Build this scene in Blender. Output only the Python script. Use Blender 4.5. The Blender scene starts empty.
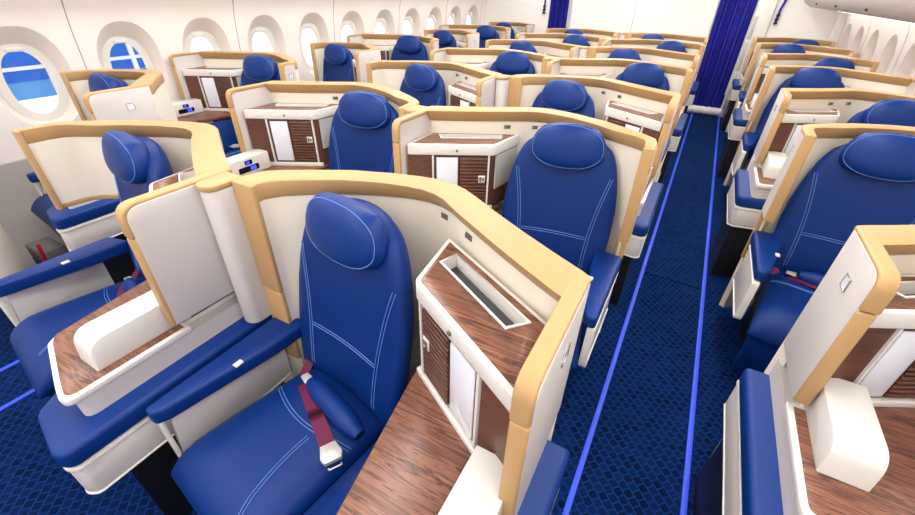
import bpy, bmesh, math, random
from mathutils import Vector, Matrix
random.seed(7)
C = bpy.context.scene.collection
PI = math.pi

# ------------------------------------------------------------------ materials
def new_mat(name):
    m = bpy.data.materials.new(name); m.use_nodes = True
    nt = m.node_tree; b = nt.nodes['Principled BSDF']
    return m, nt, b
def lin(c):
    return tuple((x/12.92 if x <= .04045 else ((x+.055)/1.055)**2.4) for x in [v/255 for v in c]) + (1,)
def plain(name, rgb, rough=.5, metal=0, bump=0, bscale=300, spec=.5, var=0, coat=0):
    m, nt, b = new_mat(name)
    b.inputs['Base Color'].default_value = lin(rgb)
    b.inputs['Roughness'].default_value = rough
    b.inputs['Metallic'].default_value = metal
    b.inputs['Specular IOR Level'].default_value = spec
    b.inputs['Coat Weight'].default_value = coat
    tc = nt.nodes.new('ShaderNodeTexCoord')
    if bump or var:
        n = nt.nodes.new('ShaderNodeTexNoise'); n.inputs['Scale'].default_value = bscale
        n.inputs['Detail'].default_value = 3
        nt.links.new(tc.outputs['Object'], n.inputs['Vector'])
        if bump:
            bp = nt.nodes.new('ShaderNodeBump'); bp.inputs['Strength'].default_value = bump
            bp.inputs['Distance'].default_value = .002
            nt.links.new(n.outputs['Fac'], bp.inputs['Height']); nt.links.new(bp.outputs['Normal'], b.inputs['Normal'])
        if var:
            mx = nt.nodes.new('ShaderNodeMix'); mx.data_type = 'RGBA'
            c = lin(rgb)
            mx.inputs['A'].default_value = tuple(x*(1-var) for x in c[:3])+(1,)
            mx.inputs['B'].default_value = tuple(min(1, x*(1+var)) for x in c[:3])+(1,)
            nt.links.new(n.outputs['Fac'], mx.inputs['Factor']); nt.links.new(mx.outputs['Result'], b.inputs['Base Color'])
    return m
def emis(name, rgb, strength):
    m, nt, b = new_mat(name)
    b.inputs['Base Color'].default_value = lin(rgb)
    b.inputs['Emission Color'].default_value = lin(rgb); b.inputs['Emission Strength'].default_value = strength
    return m
def wood(name, stops, scale=(6, 60, 60), rough=.32, distort=1.2):
    m, nt, b = new_mat(name)
    tc = nt.nodes.new('ShaderNodeTexCoord'); mp = nt.nodes.new('ShaderNodeMapping')
    mp.inputs['Rotation'].default_value = (0, 0, math.radians(-14))
    mp.inputs['Scale'].default_value = scale
    n1 = nt.nodes.new('ShaderNodeTexNoise'); n1.inputs['Scale'].default_value = 1; n1.inputs['Detail'].default_value = 5
    n1.inputs['Roughness'].default_value = .62; n1.inputs['Distortion'].default_value = distort
    r = nt.nodes.new('ShaderNodeValToRGB'); e = r.color_ramp.elements
    e[0].position, e[0].color = stops[0][0], lin(stops[0][1]); e[1].position, e[1].color = stops[-1][0], lin(stops[-1][1])
    for p, c in stops[1:-1]:
        k = e.new(p); k.color = lin(c)
    nt.links.new(tc.outputs['Object'], mp.inputs['Vector']); nt.links.new(mp.outputs['Vector'], n1.inputs['Vector'])
    nt.links.new(n1.outputs['Fac'], r.inputs['Fac']); nt.links.new(r.outputs['Color'], b.inputs['Base Color'])
    b.inputs['Roughness'].default_value = rough
    return m
M = {}
M['leather'] = plain('blue_leather', (1, 43, 110), .46, spec=.24, bump=.25, bscale=420, var=.10)
M['leather2'] = plain('blue_leather_soft', (1, 46, 116), .45, spec=.28, bump=.2, bscale=420, var=.08)
M['stitch'] = plain('pale_blue_thread', (96, 140, 214), .7)
M['cream'] = plain('cream_laminate', (236, 226, 208), .55, bump=.1, bscale=500, var=.02)
M['grey'] = plain('warm_grey_laminate', (205, 198, 194), .5, bump=.12, bscale=600, var=.03)
M['amber'] = plain('amber_trim', (186, 148, 100), .45, spec=.35)
M['white'] = plain('white_plastic', (222, 218, 211), .38)
M['panel'] = plain('white_panel', (224, 227, 236), .16)
M['chrome'] = plain('brushed_metal', (190, 188, 186), .25, metal=1)
M['carpet_gap'] = plain('carpet_gap', (4, 12, 34), 1.0, spec=0)
M['buckle'] = plain('pale_metal', (214, 206, 196), .35, metal=.4)
M['black'] = plain('black_plastic', (14, 14, 18), .5)
M['gap'] = plain('dark_grey_lining', (70, 68, 68), .6)
M['tray'] = plain('dark_tray', (58, 60, 62), .6)
M['niche'] = plain('grey_niche', (182, 180, 176), .6)
M['print'] = plain('grey_print', (110, 102, 94), .7)
M['strap'] = plain('maroon_webbing', (104, 14, 62), .6, bump=.4, bscale=900)
M['wood'] = wood('walnut_top', [(.26, (50, 28, 22)), (.40, (108, 68, 50)), (.49, (142, 96, 74)), (.545, (70, 40, 30)), (.61, (138, 92, 70)), (.78, (168, 120, 96))], scale=(2.6, 40, 40))
M['wood_dark'] = wood('walnut_front', [(.30, (50, 28, 20)), (.48, (104, 64, 46)), (.6, (74, 42, 32)), (.75, (132, 84, 62))], scale=(8, 8, 110), rough=.4)
M['display'] = plain('black_display', (8, 8, 24), .15)
M['digit'] = emis('blue_digits', (60, 80, 255), 3.0)
M['strip'] = emis('blue_floor_strip', (40, 74, 216), .22)
M['wall'] = plain('white_sidewall', (238, 230, 224), .5, var=.01, bscale=8)
M['reveal'] = plain('window_funnel', (226, 214, 206), .5)
M['dado'] = plain('shaded_dado', (176, 170, 168), .6, var=.03, bscale=200)  # shade on the lower sidewall is put into this grey
M['bulkhead'] = plain('white_bulkhead', (238, 234, 230), .5, var=.01, bscale=6)
M['bin'] = plain('grey_bin', (206, 198, 190), .42)
M['ceiling'] = plain('white_ceiling', (240, 238, 234), .6)
M['cove'] = emis('cove_lamp', (255, 251, 247), 8.0)
M['fleece'] = plain('white_fleece', (226, 222, 220), .9, bump=1, bscale=120)
M['red'] = plain('red_tag', (190, 20, 40), .6)
M['grey_box'] = plain('grey_pouch', (120, 116, 114), .6)
M['seam'] = plain('seam_grey', (150, 144, 138), .7)
M['ext_blue'] = plain('hangar_blue', (20, 104, 214), .6)
M['ext_blue_pale'] = plain('hangar_pale_blue', (92, 158, 222), .6)
M['ext_white'] = plain('apron_white', (240, 240, 240), .8)
M['ext_pink'] = plain('pink_tail', (236, 150, 150), .8)

def glass_mat():
    m, nt, b = new_mat('window_pane')
    nt.nodes.remove(b)
    o = nt.nodes['Material Output']
    t = nt.nodes.new('ShaderNodeBsdfTransparent'); g = nt.nodes.new('ShaderNodeBsdfGlossy'); g.inputs['Roughness'].default_value = .05
    mx = nt.nodes.new('ShaderNodeMixShader'); mx.inputs['Fac'].default_value = .05
    nt.links.new(t.outputs[0], mx.inputs[1]); nt.links.new(g.outputs[0], mx.inputs[2]); nt.links.new(mx.outputs[0], o.inputs['Surface'])
    return m
M['glass'] = glass_mat()

def carpet_mat():
    m, nt, b = new_mat('navy_carpet')
    L = nt.links
    tc = nt.nodes.new('ShaderNodeTexCoord')
    mp = nt.nodes.new('ShaderNodeMapping'); mp.inputs['Scale'].default_value = (1, 1, 1); mp.inputs['Rotation'].default_value = (0, 0, math.radians(45))
    ck = nt.nodes.new('ShaderNodeTexBrick'); ck.offset = .5; ck.squash = 1.0
    ck.inputs['Scale'].default_value = 14; ck.inputs['Mortar Size'].default_value = .045
    ck.inputs['Brick Width'].default_value = .5; ck.inputs['Row Height'].default_value = .5
    ck.inputs['Color1'].default_value = lin((7, 38, 92)); ck.inputs['Color2'].default_value = lin((3, 22, 60)); ck.inputs['Mortar'].default_value = lin((13, 54, 116))
    n = nt.nodes.new('ShaderNodeTexNoise'); n.inputs['Scale'].default_value = 260; n.inputs['Detail'].default_value = 2
    mx = nt.nodes.new('ShaderNodeMix'); mx.data_type = 'RGBA'; mx.blend_type = 'MULTIPLY'; mx.inputs['Factor'].default_value = .5
    L.new(tc.outputs['Object'], mp.inputs['Vector']); L.new(mp.outputs['Vector'], ck.inputs['Vector'])
    L.new(tc.outputs['Object'], n.inputs['Vector'])
    L.new(ck.outputs['Color'], mx.inputs['A']); L.new(n.outputs['Fac'], mx.inputs['B'])
    L.new(mx.outputs['Result'], b.inputs['Base Color'])
    bp = nt.nodes.new('ShaderNodeBump'); bp.inputs['Strength'].default_value = .4; bp.inputs['Distance'].default_value = .003
    L.new(n.outputs['Fac'], bp.inputs['Height']); L.new(bp.outputs['Normal'], b.inputs['Normal'])
    b.inputs['Roughness'].default_value = .95; b.inputs['Specular IOR Level'].default_value = .08
    return m
M['carpet'] = carpet_mat()
def curtain_mat():
    m, nt, b = new_mat('royal_blue_curtain')
    tc = nt.nodes.new('ShaderNodeTexCoord'); mp = nt.nodes.new('ShaderNodeMapping'); mp.inputs['Scale'].default_value = (60, 60, 3)
    n = nt.nodes.new('ShaderNodeTexNoise'); n.inputs['Scale'].default_value = 1; n.inputs['Detail'].default_value = 3
    r = nt.nodes.new('ShaderNodeValToRGB'); r.color_ramp.elements[0].position = .3; r.color_ramp.elements[0].color = lin((6, 10, 100))
    r.color_ramp.elements[1].position = .7; r.color_ramp.elements[1].color = lin((28, 34, 172))
    nt.links.new(tc.outputs['Object'], mp.inputs['Vector']); nt.links.new(mp.outputs['Vector'], n.inputs['Vector'])
    nt.links.new(n.outputs['Fac'], r.inputs['Fac']); nt.links.new(r.outputs['Color'], b.inputs['Base Color'])
    b.inputs['Roughness'].default_value = .6
    return m
M['curtain'] = curtain_mat()

# ------------------------------------------------------------------ mesh helpers
def finish(bm, name, mat, bevel=0, seg=2, ang=32, smooth_ang=50):
    bmesh.ops.remove_doubles(bm, verts=bm.verts, dist=1e-5)
    bmesh.ops.recalc_face_normals(bm, faces=bm.faces)
    if bevel:
        es = [e for e in bm.edges if len(e.link_faces) == 2 and e.calc_face_angle(0) > math.radians(ang)]
        if es:
            bmesh.ops.bevel(bm, geom=es, offset=bevel, segments=seg, profile=.5, affect='EDGES', clamp_overlap=True)
    bmesh.ops.recalc_face_normals(bm, faces=bm.faces)
    me = bpy.data.meshes.new(name); bm.to_mesh(me); bm.free()
    me.polygons.foreach_set('use_smooth', [True]*len(me.polygons))
    me.set_sharp_from_angle(angle=math.radians(smooth_ang))
    me.materials.append(M[mat] if isinstance(mat, str) else mat)
    return me
def prism(bm, pts, z0, z1):
    """plan polygon pts [(x,y)] extruded from z0 to z1"""
    a = [bm.verts.new((p[0], p[1], z0)) for p in pts]; b = [bm.verts.new((p[0], p[1], z1)) for p in pts]
    n = len(pts)
    bm.faces.new(a[::-1]); bm.faces.new(b)
    for i in range(n): bm.faces.new((a[i], a[(i+1) % n], b[(i+1) % n], b[i]))
def hull8(bm, lo, hi):
    """two quads (lists of 4 points) joined into a box"""
    a = [bm.verts.new(p) for p in lo]; b = [bm.verts.new(p) for p in hi]
    bm.faces.new(a[::-1]); bm.faces.new(b)
    for i in range(4): bm.faces.new((a[i], a[(i+1) % 4], b[(i+1) % 4], b[i]))
def box(bm, x0, x1, y0, y1, z0, z1):
    prism(bm, [(x0, y0), (x1, y0), (x1, y1), (x0, y1)], z0, z1)
def round_poly(pts, r, seg=5):
    out = []; n = len(pts)
    for i in range(n):
        p0, p1, p2 = Vector(pts[i-1]), Vector(pts[i]), Vector(pts[(i+1) % n])
        rr = r[i] if isinstance(r, (list, tuple)) else r
        if rr <= 0: out.append(tuple(p1)); continue
        d0, d2 = (p0-p1), (p2-p1)
        rr = min(rr, d0.length*.48, d2.length*.48)
        a, c = p1+d0.normalized()*rr, p1+d2.normalized()*rr
        for k in range(seg+1):
            t = k/seg
            out.append(tuple(a*(1-t)**2 + p1*2*t*(1-t) + c*t*t))
    return out
def profile_x(bm, prof, x0, x1):
    """outline prof [(y,z)] extruded along x"""
    a = [bm.verts.new((x0, p[0], p[1])) for p in prof]; b = [bm.verts.new((x1, p[0], p[1])) for p in prof]
    n = len(prof)
    bm.faces.new(a[::-1]); bm.faces.new(b)
    for i in range(n): bm.faces.new((a[i], a[(i+1) % n], b[(i+1) % n], b[i]))
def ribbon(bm, outer, inner, z0, z1):
    """wall between two plan polylines of equal length"""
    prism_pts = list(outer) + list(inner)[::-1]
    n = len(outer)
    rings = []
    for z in (z0, z1):
        rings.append(([bm.verts.new((p[0], p[1], z)) for p in outer], [bm.verts.new((p[0], p[1], z)) for p in inner]))
    (ao, ai), (bo, bi) = rings
    for i in range(n-1):
        bm.faces.new((ao[i], ao[i+1], bo[i+1], bo[i])); bm.faces.new((ai[i+1], ai[i], bi[i], bi[i+1]))
        bm.faces.new((bo[i], bo[i+1], bi[i+1], bi[i])); bm.faces.new((ao[i+1], ao[i], ai[i], ai[i+1]))
    for i in (0, n-1):
        bm.faces.new((ao[i], ai[i], bi[i], bo[i]))
def strip_x(bm, path, th, x0, x1):
    """rectangular band following path [(y,z)] with inward thickness th (to the right of travel), from x0 to x1"""
    inner = []
    n = len(path)
    for i, p in enumerate(path):
        a = Vector(path[max(i-1, 0)]); b = Vector(path[min(i+1, n-1)])
        d = (b-a).normalized(); nrm = Vector((-d.y, d.x))
        inner.append((p[0]+nrm.x*th, p[1]+nrm.y*th))
    vs = [[bm.verts.new((x, p[0], p[1])) for p in pl] for x in (x0, x1) for pl in (path, inner)]
    o0, i0, o1, i1 = vs
    for k in range(n-1):
        bm.faces.new((o0[k], o0[k+1], o1[k+1], o1[k])); bm.faces.new((i0[k+1], i0[k], i1[k], i1[k+1]))
        bm.faces.new((o0[k+1], o0[k], i0[k], i0[k+1])); bm.faces.new((o1[k], o1[k+1], i1[k+1], i1[k]))
    for k in (0, n-1): bm.faces.new((o0[k], i0[k], i1[k], o1[k]))
def tube(bm, pts, r, seg=6):
    rings = []
    for i, p in enumerate(pts):
        p = Vector(p); a = Vector(pts[max(i-1, 0)]); b = Vector(pts[min(i+1, len(pts)-1)])
        d = (b-a).normalized(); up = Vector((0, 0, 1)) if abs(d.z) < .9 else Vector((1, 0, 0))
        x = d.cross(up).normalized(); y = x.cross(d)
        rr = r[i] if isinstance(r, (list, tuple)) else r
        rings.append([bm.verts.new(p+x*rr*math.cos(2*PI*k/seg)+y*rr*math.sin(2*PI*k/seg)) for k in range(seg)])
    for i in range(len(rings)-1):
        for k in range(seg): bm.faces.new((rings[i][k], rings[i][(k+1) % seg], rings[i+1][(k+1) % seg], rings[i+1][k]))
    bm.faces.new(rings[0][::-1]); bm.faces.new(rings[-1])
def pad(bm, f, th, na=18, nt=18, p=4.0):
    """upholstered pad: f(a,t)->(point, normal); a,t in [-1,1]; th = half thickness"""
    def tk(a, t):
        e = (1-abs(a)**p)*(1-abs(t)**p)
        return th*max(e, 0)**.42
    def sp(k, n):
        return math.sin((2*k/n-1)*PI/2)
    F = []; B = []
    for j in range(nt+1):
        t = sp(j, nt); rf = []; rb = []
        for i in range(na+1):
            a = sp(i, na); P, N = f(a, t); P = Vector(P); N = Vector(N); q = tk(a, t)
            edge = i in (0, na) or j in (0, nt)
            v = bm.verts.new(P+N*q); rf.append(v)
            rb.append(v if edge else bm.verts.new(P-N*q))
        F.append(rf); B.append(rb)
    for j in range(nt):
        for i in range(na):
            bm.faces.new((F[j][i], F[j][i+1], F[j+1][i+1], F[j+1][i]))
            q = [B[j][i], B[j+1][i], B[j+1][i+1], B[j][i+1]]
            try: bm.faces.new(q)
            except ValueError: pass
def flip(bm, s):
    if s < 0:
        for v in bm.verts: v.co.x = -v.co.x
        bmesh.ops.reverse_faces(bm, faces=bm.faces)
    return bm

def link(name, me, parent=None, loc=(0, 0, 0)):
    o = bpy.data.objects.new(name, me); C.objects.link(o)
    if parent: o.parent = parent
    o.location = loc
    return o
def thing(name, label, cat, loc=(0, 0, 0), group=None):
    o = bpy.data.objects.new(name, None); C.objects.link(o); o.location = loc; o.empty_display_size = .05
    o['label'] = label; o['category'] = cat
    if group: o['group'] = group
    return o
def tag(o, label, cat, group=None, kind=None):
    o['label'] = label; o['category'] = cat
    if group: o['group'] = group
    if kind: o['kind'] = kind
    return o
def struct(name, bm, mat, parent=None, **k):
    o = link(name, finish(bm, name, mat, **k), parent)
    if parent is None: o['kind'] = 'structure'
    return o
def NB(): return bmesh.new()

# ------------------------------------------------------------------ suite geometry in (u, v, z)
# u: from the console-side outer edge towards the seat side, v: along the cabin (minus = towards the camera)
ZT = 1.215
OUT = [(0, 0), (.022, .014), (.10, .052), (.20, .108), (.30, .168), (.39, .226), (.45, .262), (.50, .280), (.56, .286), (.63, .275),
       (.72, .250), (.85, .200), (.965, .132), (1.05, .076), (1.092, .034), (1.105, -.010), (1.105, -.05)]
INN = [(.03, -.10), (.06, -.085), (.14, -.040), (.235, .016), (.325, .072), (.41, .125), (.47, .168), (.51, .186), (.56, .194), (.615, .190),
       (.70, .172), (.82, .124), (.915, .066), (.980, .022), (1.010, -.012), (1.018, -.03), (1.018, -.05)]

class Kit:
    """meshes of one suite type; s = direction of u in x"""
    def __init__(self, W, c, s, dv=0.0, wing=.10, post=True, divider=True, kv=1.0, zb=.10, rot=9.0):
        self.rot, self.low = rot, s*(1 if kv < 1 else -1) > 0
        self.kv, self.zb = kv, zb
        self.W, self.c, self.s, self.dv, self.wing, self.post, self.divider = W, c, s, dv, wing, post, divider
        self.k = W/1.105
        self.cache = {}
    def path(self, which, dv=0.0):
        """plan polylines of the back wall: 'out', 'rim' (inner edge of the rim) or 'wall' (inner face of the wall)"""
        res = []
        n = len(OUT)
        for j, ((uo, vo), (ui, vi)) in enumerate(zip(OUT, INN)):
            if not self.post and j >= n-3:        # thin forward wing instead of the thick corner post
                vo = (.034, -.02, -self.wing)[j-n+3]; vi = (.0, -.04, -self.wing)[j-n+3]; ui = (1.052, 1.064, 1.069)[j-n+3]
            elif not self.post and j == n-4: ui, vi = 1.015, .030
            if which == 'out': u, v = uo, vo
            else:
                f = 1.0 if which == 'rim' else .58
                if self.post and which == 'wall' and j >= n-8: f = min(1, .58+.085*(j-n+8))
                u, v = uo+(ui-uo)*f, vo+(vi-vo)*f
            g = max(0, (u-.56)/(1.105-.56))
            res.append((u*self.k if u < 1.0 else self.W-(1.105-u), v+self.dv*g+dv))
        return res
    def cut(self, key, me, fn):
        if key+'_cut' not in self.cache:
            bm = NB(); fn(bm); flip(bm, self.s); cm = finish(bm, 'cutter', 'white')
            a = bpy.data.objects.new('tmp_a', me); b = bpy.data.objects.new('tmp_b', cm); C.objects.link(a); C.objects.link(b)
            md = a.modifiers.new('b', 'BOOLEAN'); md.object = b; md.operation = 'DIFFERENCE'; md.solver = 'EXACT'
            dg = bpy.context.evaluated_depsgraph_get(); dg.update()
            r = bpy.data.meshes.new_from_object(a.evaluated_get(dg))
            bpy.data.objects.remove(a); bpy.data.objects.remove(b); bpy.data.meshes.remove(cm)
            r.name = key; self.cache[key+'_cut'] = r
        return self.cache[key+'_cut']
    def mesh(self, key, fn, mat, **kw):
        if key not in self.cache:
            bm = NB(); fn(bm); flip(bm, self.s)
            self.cache[key] = finish(bm, key, mat, **kw)
        return self.cache[key]

# ---- shell
def sh_wall(K):
    def f(bm):
        o, w = K.path('out'), K.path('wall')
        if K.post: ribbon(bm, o, w, .10, ZT-.03)
        elif K.zb < .2:
            ribbon(bm, o[:-2], w[:-2], .10, .779); ribbon(bm, o, w, .779, ZT-.03)
        else:
            ribbon(bm, o[:10], w[:10], .10, ZT-.03); ribbon(bm, o[9:], w[9:], K.zb, ZT-.03)
    return f
def ribbon2(bm, ot, it, ob, ib, z0, z1):
    n = len(ot)
    OT, IT = [[bm.verts.new((p[0], p[1], z1)) for p in q] for q in (ot, it)]
    OB, IB = [[bm.verts.new((p[0], p[1], z0)) for p in q] for q in (ob, ib)]
    for i in range(n-1):
        bm.faces.new((OT[i], OT[i+1], IT[i+1], IT[i])); bm.faces.new((OB[i+1], OB[i], IB[i], IB[i+1]))
        bm.faces.new((OT[i+1], OT[i], OB[i], OB[i+1])); bm.faces.new((IT[i], IT[i+1], IB[i+1], IB[i]))
    for i in (0, n-1): bm.faces.new((OT[i], IT[i], IB[i], OB[i]))
def sh_trim(K):
    def f(bm):
        n = len(OUT)
        o = [(u+(-.002 if j < 2 else .003 if j > n-4 else 0), v+(.004 if 1 < j < n-2 else 0)) for j, (u, v) in enumerate(K.path('out'))]
        i = [(u, v-(.004 if j < n-3 else 0)) for j, (u, v) in enumerate(K.path('rim'))]
        ib = [(u-(.003 if j > n-4 else 0), v-(.006 if j < n-3 else 0)) for j, (u, v) in enumerate(K.path('wall'))]
        ribbon2(bm, o, i, o, ib, ZT-.060, ZT)
    return f
def sh_low_rim(K):
    def f(bm):
        o, w = K.path('out')[9:], K.path('wall')[9:]
        ribbon(bm, [(u, v+.003) for u, v in o], [(u, v-.008) for u, v in w], K.zb-.022, K.zb-.0005)
    return f
def corner_profile(v0, v1, z0, z1, r):
    """outline going from back-top along the top to the rounded front and down: used for panels"""
    return round_poly([(v1, z1), (v0, z1), (v0, z0), (v1, z0)], [0, r, 0, 0], 7)
def sh_side_panel(K):
    return lambda bm: profile_x(bm, corner_profile(-.347*K.kv+.010, -.012, .786, ZT-.009, .046), -.0045, .027)
def trim_path(v0, v1, z0, z1, r):
    p = round_poly([(v1, z1), (v0, z1), (v0, z0)], [0, r, 0], 7)
    return p
def sh_panel_trim(K):
    def f(bm):
        v0 = -.347*K.kv
        p = round_poly([(.0, ZT+.001), (v0, ZT+.001), (v0, 1.115)], [0, .055, 0], 8)
        strip_x(bm, p, .018, -.003, .036)
    return f
def sh_panel_edge(K):
    return lambda bm: box(bm, -.003, .034, -.347*K.kv, -.347*K.kv+.018, .785, 1.1125)
def sh_wing(K):
    W = K.W
    return lambda bm: profile_x(bm, corner_profile(-K.wing+K.dv+.008, K.dv-.004, max(K.zb, .78), ZT-.020, .02), W+.0005, W+.0045)
def end_box(K, z0, z1, j=-1):
    def f(bm):
        o, w = K.path('out')[j], K.path('rim')[j]
        box(bm, w[0]-.003, o[0]+.006, o[1]-.014, o[1]+.004, z0, z1)
    return f
def sh_placard(K, which):
    k = K.k
    def f(bm):
        u0, dr = ((.36, (.85, .50)), (.485, (.88, .30)))[which]
        w = K.path('wall'); xs = [p[0] for p in w]
        def wv(u):
            for (a, b), (c, d) in zip(w, w[1:]):
                if a <= u <= c: return b+(d-b)*(u-a)/(c-a)
            return w[-1][1]
        for j in range(2):
            for i in range(4):
                u = u0*k+i*.0075; z = 1.128-j*.010
                v = wv(u)
                box(bm, u, u+.0052, v-.0035, v+.003, z, z+.0075)
        box(bm, u0*k, u0*k+.0275, wv(u0*k+.014)-.001, wv(u0*k+.014)+.004, 1.1195, 1.1340)
    return f
def sh_plate(K, u, v, z):
    def f(bm):
        e = .004
        for (a, b, c, d) in ((-.021, .021, -.019, -.016), (-.021, .021, .016, .019), (-.021, -.018, -.019, .019), (.018, .021, -.019, .019)):
            box(bm, u-e, u+e, v+a, v+b, z+c, z+d)
    return f
def sh_plate_face(K, u, v, z):
    return lambda bm: box(bm, u-.003, u+.003, v-.0185, v+.0185, z-.0165, z+.0165)

def make_shell(K, name_loc, label, group, near, side_plate, wing_plate):
    r = thing('privacy_shell', label, 'seat shell', name_loc, group)
    link('back_wall', K.mesh('shell_wall', sh_wall(K), 'cream'), r)
    link('rim', K.mesh('shell_rim', sh_trim(K), 'amber', bevel=.005), r)
    sp = link('side_panel', K.mesh('shell_side', sh_side_panel(K), 'grey', bevel=.002), r)
    link('panel_trim', K.mesh('shell_panel_trim', sh_panel_trim(K), 'amber', bevel=.006, seg=3), r)
    link('edge_strip', K.mesh('shell_panel_edge', sh_panel_edge(K), 'amber', bevel=.005), r)
    wp = link('wing_panel', K.mesh('shell_wing', sh_wing(K), 'grey'), r)
    zl = K.zb-.022 if K.zb > .2 else .46
    link('end_trim', K.mesh('shell_end', end_box(K, .80 if K.post else (K.zb-.022 if K.zb > .2 else .778), ZT-.001), 'amber', bevel=.006, seg=3), r)
    if zl < .7: link('end_trim', K.mesh('shell_end2', end_box(K, zl, .798 if K.post else .776, -1 if K.post else -3), 'amber', bevel=.005), r)
    else: link('lower_rim', K.mesh('shell_low_rim', sh_low_rim(K), 'amber', bevel=.004), r)
    if near:
        for q in (0, 1): link('placard', K.mesh('shell_placard%d' % q, sh_placard(K, q), 'print'), r)
    if side_plate:
        p = link('seat_plate', K.mesh('plate_a', sh_plate(K, -.004, -.15, 1.115), 'chrome', bevel=.001), sp)
        link('plate_face', K.mesh('plate_fa', sh_plate_face(K, -.004, -.15, 1.115), 'panel'), sp)
    if wing_plate:
        p = link('seat_plate', K.mesh('plate_b', sh_plate(K, K.W+.003, -.055+K.dv, 1.115), 'chrome', bevel=.001), wp)
        link('plate_face', K.mesh('plate_fb', sh_plate_face(K, K.W+.003, -.055+K.dv, 1.115), 'panel'), wp)
    return r

# ---- console
P1, PB1, PB2, P2 = (.412, -.080), (.446, .158), (.042, -.066), (.042, -.290)
def kvv(K, v): return v*K.kv if v < -.06 else v
def sc(K, pts): return [(u*K.k if u > .05 else u, kvv(K, v) if v > -.5 else v*min(1, K.kv+.10)) for u, v in pts]
def inset(pts, d):
    c = Vector((sum(p[0] for p in pts)/len(pts), sum(p[1] for p in pts)/len(pts))); n = len(pts); out = []
    area = sum(pts[i][0]*pts[(i+1) % n][1]-pts[(i+1) % n][0]*pts[i][1] for i in range(n))
    sg = 1 if area > 0 else -1
    for i in range(n):
        p0, p1, p2 = Vector(pts[i-1]), Vector(pts[i]), Vector(pts[(i+1) % n])
        a = (p1-p0).normalized(); b = (p2-p1).normalized()
        na = Vector((-a.y, a.x))*sg; nb = Vector((-b.y, b.x))*sg
        m = (na+nb); m = m/max(m.length_squared, .2)*2
        out.append(tuple(p1+m*d))
    return out
TABLE = [(.432, .02), (.414, -.11), (.334, -.555), (.312, -.582), (.09, -.650), (.0, -.672), (.0, -.30), (.042, -.30), (.042, -.10), (.30, .05)]
TABLE_R = [0, 0, .012, .012, .03, .10, 0, 0, 0, 0]
def front_frame(K):
    a, b = Vector(sc(K, [P1])[0]), Vector(sc(K, [P2])[0])
    d = (b-a); L = d.length; d.normalize(); n = Vector((-d.y, d.x))
    if n.y > 0: n = -n
    return a, d, n, L
def slab_on_front(bm, K, s0, s1, t0, t1, z0, z1):
    a, d, n, L = front_frame(K)
    L0 = .437
    s0 *= L/L0; s1 *= L/L0
    q = [a+d*s0+n*t0, a+d*s1+n*t0, a+d*s1+n*t1, a+d*s0+n*t1]
    prism(bm, [tuple(p) for p in q], z0, z1)
ZTB = .752
def co_top(K):
    return lambda bm: prism(bm, round_poly(sc(K, [P1, PB1, PB2, P2]), [.02, 0, 0, 0]), 1.045, 1.098)
def co_top_wood(K):
    def f(bm):
        q = inset(sc(K, [P1, PB1, PB2, P2]), .014)
        prism(bm, round_poly(q, [.014, 0, 0, 0]), 1.092, 1.1)
    return f
def tray_quad(K, e=0):
    k = K.k
    a, b = Vector((.375*k, .078)), Vector((.100*k, -.082))
    d = (b-a).normalized(); n = Vector((-d.y, d.x))
    if n.y > 0: n = -n
    return [tuple(a-d*e-n*e), tuple(b+d*e-n*e), tuple(b+d*(e-.012)+n*(.052+e)), tuple(a-d*e+d*.012+n*(.052+e))]
def co_tray_rim(K):
    def f(bm):
        o, i = tray_quad(K, .006), tray_quad(K, 0)
        ribbon(bm, o+[o[0]], i+[i[0]], 1.056, 1.103)
    return f
def co_tray(K): return lambda bm: prism(bm, tray_quad(K, 0), 1.0555, 1.062)
def co_body(K):
    def f(bm):
        a, d, n, L = front_frame(K)
        q = [tuple(a-n*.014+d*.014), tuple(Vector(sc(K, [PB1])[0])+Vector((-.012, -.012))), sc(K, [PB2])[0], tuple(Vector(sc(K, [P2])[0])-n*.014)]
        prism(bm, q, ZTB, 1.046)
    return f
def co_lamella(K):
    def f(bm):
        n = 14
        for i in range(n):
            z = .785+i*.0178
            slab_on_front(bm, K, .034, .172, -.012, -.002, z, z+.0128)
        slab_on_front(bm, K, .034, .172, -.014, -.009, .785, 1.034)
    return f
def co_stile(K, s):
    return lambda bm: slab_on_front(bm, K, s, s+.009, -.016, -.0005, .766, 1.044)
def co_sill(K):
    return lambda bm: slab_on_front(bm, K, -.004, .437, -.016, .004, ZTB, .774)
def co_frame(K):
    return lambda bm: slab_on_front(bm, K, .176, .302, -.014, -.008, .778, 1.038)
def co_screen(K):
    return lambda bm: slab_on_front(bm, K, .184, .292, -.010, -.004, .786, 1.032)
def co_plain(K):
    return lambda bm: slab_on_front(bm, K, .319, .436, -.014, -.006, .776, 1.042)
def co_latch(K):
    return lambda bm: slab_on_front(bm, K, .042, .076, -.004, .0012, .905, .942)
def co_latch_slot(K):
    def f(bm):
        slab_on_front(bm, K, .060, .071, .0005, .0028, .911, .936)
        slab_on_front(bm, K, .047, .056, .0005, .0028, .915, .932)
    return f
def co_knob(K):
    return lambda bm: slab_on_front(bm, K, .185, .195, -.002, .006, 1.064, 1.074)
def co_niche(K):
    def f(bm):
        a, b = Vector(sc(K, [P1])[0]), Vector(sc(K, [PB1])[0])
        d = (b-a).normalized(); n = Vector((d.y, -d.x))
        q = [a+d*.028-n*.012, b-d*.01-n*.012, b-d*.01-n*.004, a+d*.028-n*.004]
        prism(bm, [tuple(p) for p in q], .86, 1.04)
    return f
def tb_poly(K): return round_poly(sc(K, TABLE), TABLE_R, 8)
def tb_slab(K): return lambda bm: prism(bm, tb_poly(K), .726, ZTB-.002)
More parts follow.
